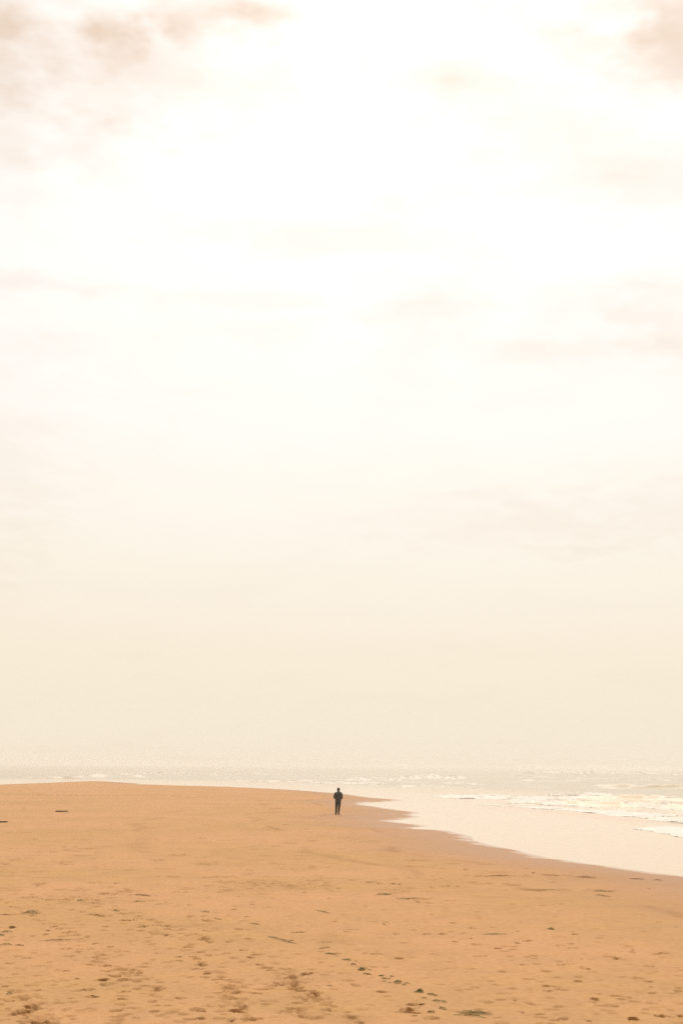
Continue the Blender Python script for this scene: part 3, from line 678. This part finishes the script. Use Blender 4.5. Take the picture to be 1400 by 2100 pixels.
# tiny look-alike scraps, one object each
r = random.Random(12)
scr_px = []
for (px, py, wd, s) in PITS:
    if s >= .8 and r.random() < .3: scr_px.append((px + r.uniform(-6, 6), py + r.uniform(-2, 1.5), r.uniform(.4, .9) * wd))
for k in range(24): scr_px.append((r.uniform(0, 1400), r.uniform(1815, 2098), r.uniform(5, 16)))
for k in range(16):                      # along the diagonal weed line
    t = r.random(); scr_px.append((700 + 230 * t + r.uniform(-12, 25), 1968 + 105 * t + r.uniform(-4, 4), r.uniform(6, 14)))
for i, (px, py, w) in enumerate(scr_px):
    g = r.random() < .28 or i >= len(scr_px) - 16
    where = ('upper', 'middle', 'lower')[(py > 1900) + (py > 2010)] + ' ' + ('left', 'centre', 'right')[(px > 430) + (px > 930)]
    if i >= len(scr_px) - 16: where = 'diagonal weed line at the ' + ('upper' if py < 2020 else 'lower') + ' end'
    hue = 'green' if g else 'brown'
    weed('seaweed_scrap', px, py, w, 'tiny scrap of %s weed strewn on the %s sand' % (hue, where) if i < len(scr_px) - 16 else 'tiny scrap of green weed at the ' + where.split(' at the ')[1].replace(' end', '') + ' end of the diagonal weed line', SW,
         M_GREEN if g else M_BROWN, height=.018, n=2, depth_m=.05, slope=r.uniform(-.06, .06), group='%s weed scraps, %s' % (hue, where), seed=1000 + i)

def driftwood(px, py, wpx, label, seed):
    r = random.Random(seed)
    x0, y0, z0 = ground(px, py); z0 = surf_z(x0, y0); Wm = wpx * y0 / F
    verts, faces = [], []; pts = []; n = 12
    for i in range(n):
        t = i / (n - 1); xx = (t - .5) * Wm
        pts.append((xx, .05 * math.sin(t * 4 + seed) + r.uniform(-.012, .012), surf_z(x0 + xx, y0) - z0 + .035 + r.uniform(-.008, .012)))
    tube(verts, faces, pts, [.042 * (1 - .55 * abs(i / (n - 1) - .35)) * r.uniform(.85, 1.1) for i in range(n)], 8)
    root = bpy.data.meshes.new('driftwood_branch'); root.from_pydata(verts, [], faces); root.update()
    o = link('driftwood_branch', root, M_WOOD); o.location = (x0, y0, z0); tag(o, label, 'driftwood')
    for (i, dx, dy, dz) in ((3, -.14, -.10, .05), (8, .16, .08, .04)):
        v, f = [], []; p = Vector(pts[i])
        tube(v, f, [tuple(p), tuple(p + Vector((dx * .5, dy * .5, dz * .7))), tuple(p + Vector((dx, dy, dz)))], [.02, .014, .006], 6)
        me = bpy.data.meshes.new('twig'); me.from_pydata(v, [], f); me.update(); link('twig', me, M_WOOD, o)
driftwood(127, 1665, 25, 'dark driftwood branch lying far off on the left of the beach', 3)
driftwood(6, 1687, 18, 'dark driftwood branch cut off by the left edge of the picture', 5)

# ------------------------------------------------------------------ the walker
def blob_mesh(name, parts, voxel, smooth_iter=4, fold=None):
    """union of tapered tubes and ellipsoids as one continuous remeshed skin"""
    verts, faces = [], []
    for p in parts:
        if p[0] == 't': tube(verts, faces, p[1], p[2], 14, p[3] if len(p) > 3 else 1.0)
        else:
            c, rx, ry, rz = p[1], *p[2]
            base = len(verts); nu_, nv_ = 20, 12
            for j in range(1, nv_):
                ph = math.pi * j / nv_
                for i in range(nu_):
                    a = 2 * math.pi * i / nu_
                    verts.append((c[0] + rx * math.sin(ph) * math.cos(a), c[1] + ry * math.sin(ph) * math.sin(a), c[2] + rz * math.cos(ph)))
            for j in range(nv_ - 2):
                for i in range(nu_):
                    i2 = (i + 1) % nu_
                    faces.append((base + j * nu_ + i, base + (j + 1) * nu_ + i, base + (j + 1) * nu_ + i2, base + j * nu_ + i2))
            faces.append(tuple(base + i for i in range(nu_))); faces.append(tuple(base + (nv_ - 2) * nu_ + i for i in reversed(range(nu_))))
    me = bpy.data.meshes.new(name); me.from_pydata(verts, [], faces); me.update()
    tmp = bpy.data.objects.new('tmp', me); sc.collection.objects.link(tmp)
    m1 = tmp.modifiers.new('r', 'REMESH'); m1.mode = 'VOXEL'; m1.voxel_size = voxel
    m2 = tmp.modifiers.new('s', 'SMOOTH'); m2.iterations = smooth_iter; m2.factor = .5
    bpy.context.view_layer.update()
    dg = bpy.context.evaluated_depsgraph_get()
    out = bpy.data.meshes.new_from_object(tmp.evaluated_get(dg)); out.name = name
    bpy.data.objects.remove(tmp); bpy.data.meshes.remove(me)
    if fold:
        n = len(out.vertices); co = np.empty(n * 3, np.float32); out.vertices.foreach_get('co', co); co = co.reshape(-1, 3)
        nr = np.empty(n * 3, np.float32); out.vertices.foreach_get('normal', nr); nr = nr.reshape(-1, 3)
        f = fbm(co[:, 0] * 1.3 + co[:, 2] * .8, co[:, 2] * 2.0 + co[:, 1], fold[0], 3, fold[2])
        co += nr * (f * fold[1])[:, None]; out.vertices.foreach_set('co', co.ravel()); out.update()
    return out

def person():
    x0, y0, z0 = ground(693, 1671); z0 = surf_z(x0, y0)
    # joints; he walks away (+y), left foot ahead, right heel just lifting
    hipL, hipR = (-.095, 0, .90), (.085, 0, .90)
    kneL, kneR = (-.125, .16, .50), (.060, .05, .485)
    ankL, ankR = (-.150, .24, .085), (.045, -.22, .12)
    shL, shR = (-.170, -.01, 1.395), (.170, -.01, 1.395)
    elL, elR = (-.250, -.05, 1.10), (.250, -.05, 1.10)
    wrL, wrR = (-.165, .17, 1.02), (.165, .17, 1.02)
    hd = (.012, .03, 1.635)
    body = [('t', [hipL, kneL, ankL], [.085, .058, .042]), ('t', [hipR, kneR, ankR], [.085, .058, .042]),
            ('t', [ankL, (-.155, .30, .045), (-.165, .40, .03)], [.042, .04, .03]), ('t', [ankR, (.06, -.15, .05), (.085, -.06, .028)], [.042, .04, .03]),
            ('t', [(0, 0, .88), (0, .0, 1.05), (0, .0, 1.25), (0, -.005, 1.40), (0, 0, 1.47)], [.145, .135, .155, .165, .08], .68),
            ('t', [(0, 0, 1.43), (.004, .01, 1.52), (.01, .025, 1.58)], [.07, .056, .055]),
            ('e', hd, (.075, .095, .112)), ('e', (.012, .095, 1.575), (.045, .04, .045)),
            ('t', [(.012, .118, 1.655), (.012, .142, 1.62), (.012, .125, 1.607)], [.010, .016, .010]),
            ('e', (-.066, .02, 1.63), (.012, .022, .034)), ('e', (.090, .02, 1.63), (.012, .022, .034)),
            ('t', [shL, elL, wrL], [.062, .045, .03]), ('t', [shR, elR, wrR], [.062, .045, .03])]
    for s, wr in ((-1, wrL), (1, wrR)):
        w = Vector(wr); palm = w + Vector((-s * .05, .055, -.03))
        body.append(('t', [wr, tuple(w + Vector((-s * .02, .02, -.01))), tuple(palm), tuple(palm + Vector((-s * .025, .02, -.02)))], [.028, .032, .038, .030], .6))
        for k, (ln, off) in enumerate(((.075, .030), (.085, .010), (.078, -.010), (.060, -.030))):
            b0 = palm + Vector((-s * .02, .015, off - .01)); b1 = b0 + Vector((-s * ln * .55, ln * .15, -.005)); b2 = b1 + Vector((-s * ln * .35, -ln * .35, -.006))
            body.append(('t', [tuple(b0), tuple(b1), tuple(b2)], [.0105, .0098, .0085]))
        t0 = w + Vector((-s * .035, .02, .02)); body.append(('t', [tuple(t0), tuple(t0 + Vector((-s * .03, .02, .03))), tuple(t0 + Vector((-s * .055, .03, .035)))], [.014, .012, .009]))
    o = link('person', blob_mesh('person', body, .0075, 3), M_SKIN)
    o.location = (x0, y0, z0); o.rotation_euler = (0, 0, math.radians(-4))
    tag(o, 'lone person in dark jacket and black trousers walking away over the sand', 'person')
    jk = [('t', [(0, 0, .86), (0, 0, .95), (0, .0, 1.10), (0, -.01, 1.28), (0, -.015, 1.40), (0, -.005, 1.485)], [.195, .205, .202, .215, .195, .09], .70),
          ('t', [(-.13, -.01, 1.405), (0, -.005, 1.465), (.13, -.01, 1.405)], [.078, .08, .078], .9),
          ('t', [(-.11, -.01, 1.40), shL, (-.228, -.035, 1.25), elL], [.078, .084, .080, .072]), ('t', [(.11, -.01, 1.40), shR, (.228, -.035, 1.25), elR], [.078, .084, .080, .072]),
          ('t', [elL, (-.215, .06, 1.085), wrL], [.068, .060, .046]), ('t', [elR, (.215, .06, 1.085), wrR], [.068, .060, .046]),
          ('t', [(0, .0, 1.44), (.004, .005, 1.53)], [.082, .072])]
    j = link('jacket', blob_mesh('jacket', jk, .011, 5, (.09, .022, 5)), M_JACKET, o)
    def ring_mesh(z, rx, ry, rad, name, cx=0., cy=0.):
        v, f = [], []; nseg = 32
        for i in range(nseg):
            a = 2 * math.pi * i / nseg; c = Vector((cx + rx * math.cos(a), cy + ry * math.sin(a), z)); n_ = Vector((math.cos(a), math.sin(a), 0))
            for k in range(6):
                b = 2 * math.pi * k / 6; v.append(tuple(c + n_ * (rad * math.cos(b)) + Vector((0, 0, rad * 1.6 * math.sin(b)))))
        for i in range(nseg):
            for k in range(6):
                i2, k2 = (i + 1) % nseg, (k + 1) % 6; f.append((i * 6 + k, i2 * 6 + k, i2 * 6 + k2, i * 6 + k2))
        me = bpy.data.meshes.new(name); me.from_pydata(v, [], f); me.update(); return me
    link('hem', ring_mesh(.862, .180, .128, .014, 'hem'), M_JACKET, j)
    link('collar', ring_mesh(1.535, .066, .066, .016, 'collar', .004, .006), M_JACKET, j)
    tr = [('t', [(0, 0, .80), (0, 0, .98)], [.165, .165], .72),
          ('t', [hipL, (-.113, .09, .70), kneL, (-.14, .21, .28), (-.150, .235, .11)], [.108, .094, .077, .068, .060]),
          ('t', [hipR, (.075, .03, .70), kneR, (.052, -.09, .28), (.045, -.20, .15)], [.108, .094, .077, .068, .060])]
    link('trousers', blob_mesh('trousers', tr, .010, 4, (.07, .014, 9)), M_TROUSER, o)
    for ax, ay, az, pitch in ((-.155, .30, 0, 0.0), (.06, -.17, .0, .22)):
        def sh(y, z):   # tilt about the toe for the lifting heel
            ty = ay + .13; yy, zz = ay + y - ty, z
            return (ax + .02 * (y / .14), ty + yy * math.cos(pitch) + zz * math.sin(pitch), -yy * math.sin(pitch) + zz * math.cos(pitch))
        up = [('t', [sh(-.10, .055), sh(-.02, .06), sh(.07, .045), sh(.135, .036)], [.050, .050, .046, .034], .8), ('t', [sh(-.075, .05), sh(-.075, .13)], [.050, .050])]
        s_ = link('shoe', blob_mesh('shoe', up, .008, 3), M_SHOE, o)
        so = [('t', [sh(-.115, .014), sh(-.03, .012), sh(.07, .012), sh(.15, .014)], [.046, .046, .048, .034], .28)]
        link('sole', blob_mesh('sole', so, .006, 2), M_SOLE, s_)
    hr = [('e', (.012, .012, 1.655), (.102, .112, .112)), ('e', (.012, -.03, 1.60), (.086, .07, .08)), ('t', [(-.05, -.02, 1.575), (.012, -.045, 1.56), (.07, -.02, 1.575)], [.035, .045, .035])]
    link('hair', blob_mesh('hair', hr, .008, 2, (.03, .012, 3)), M_HAIR, o)
person()
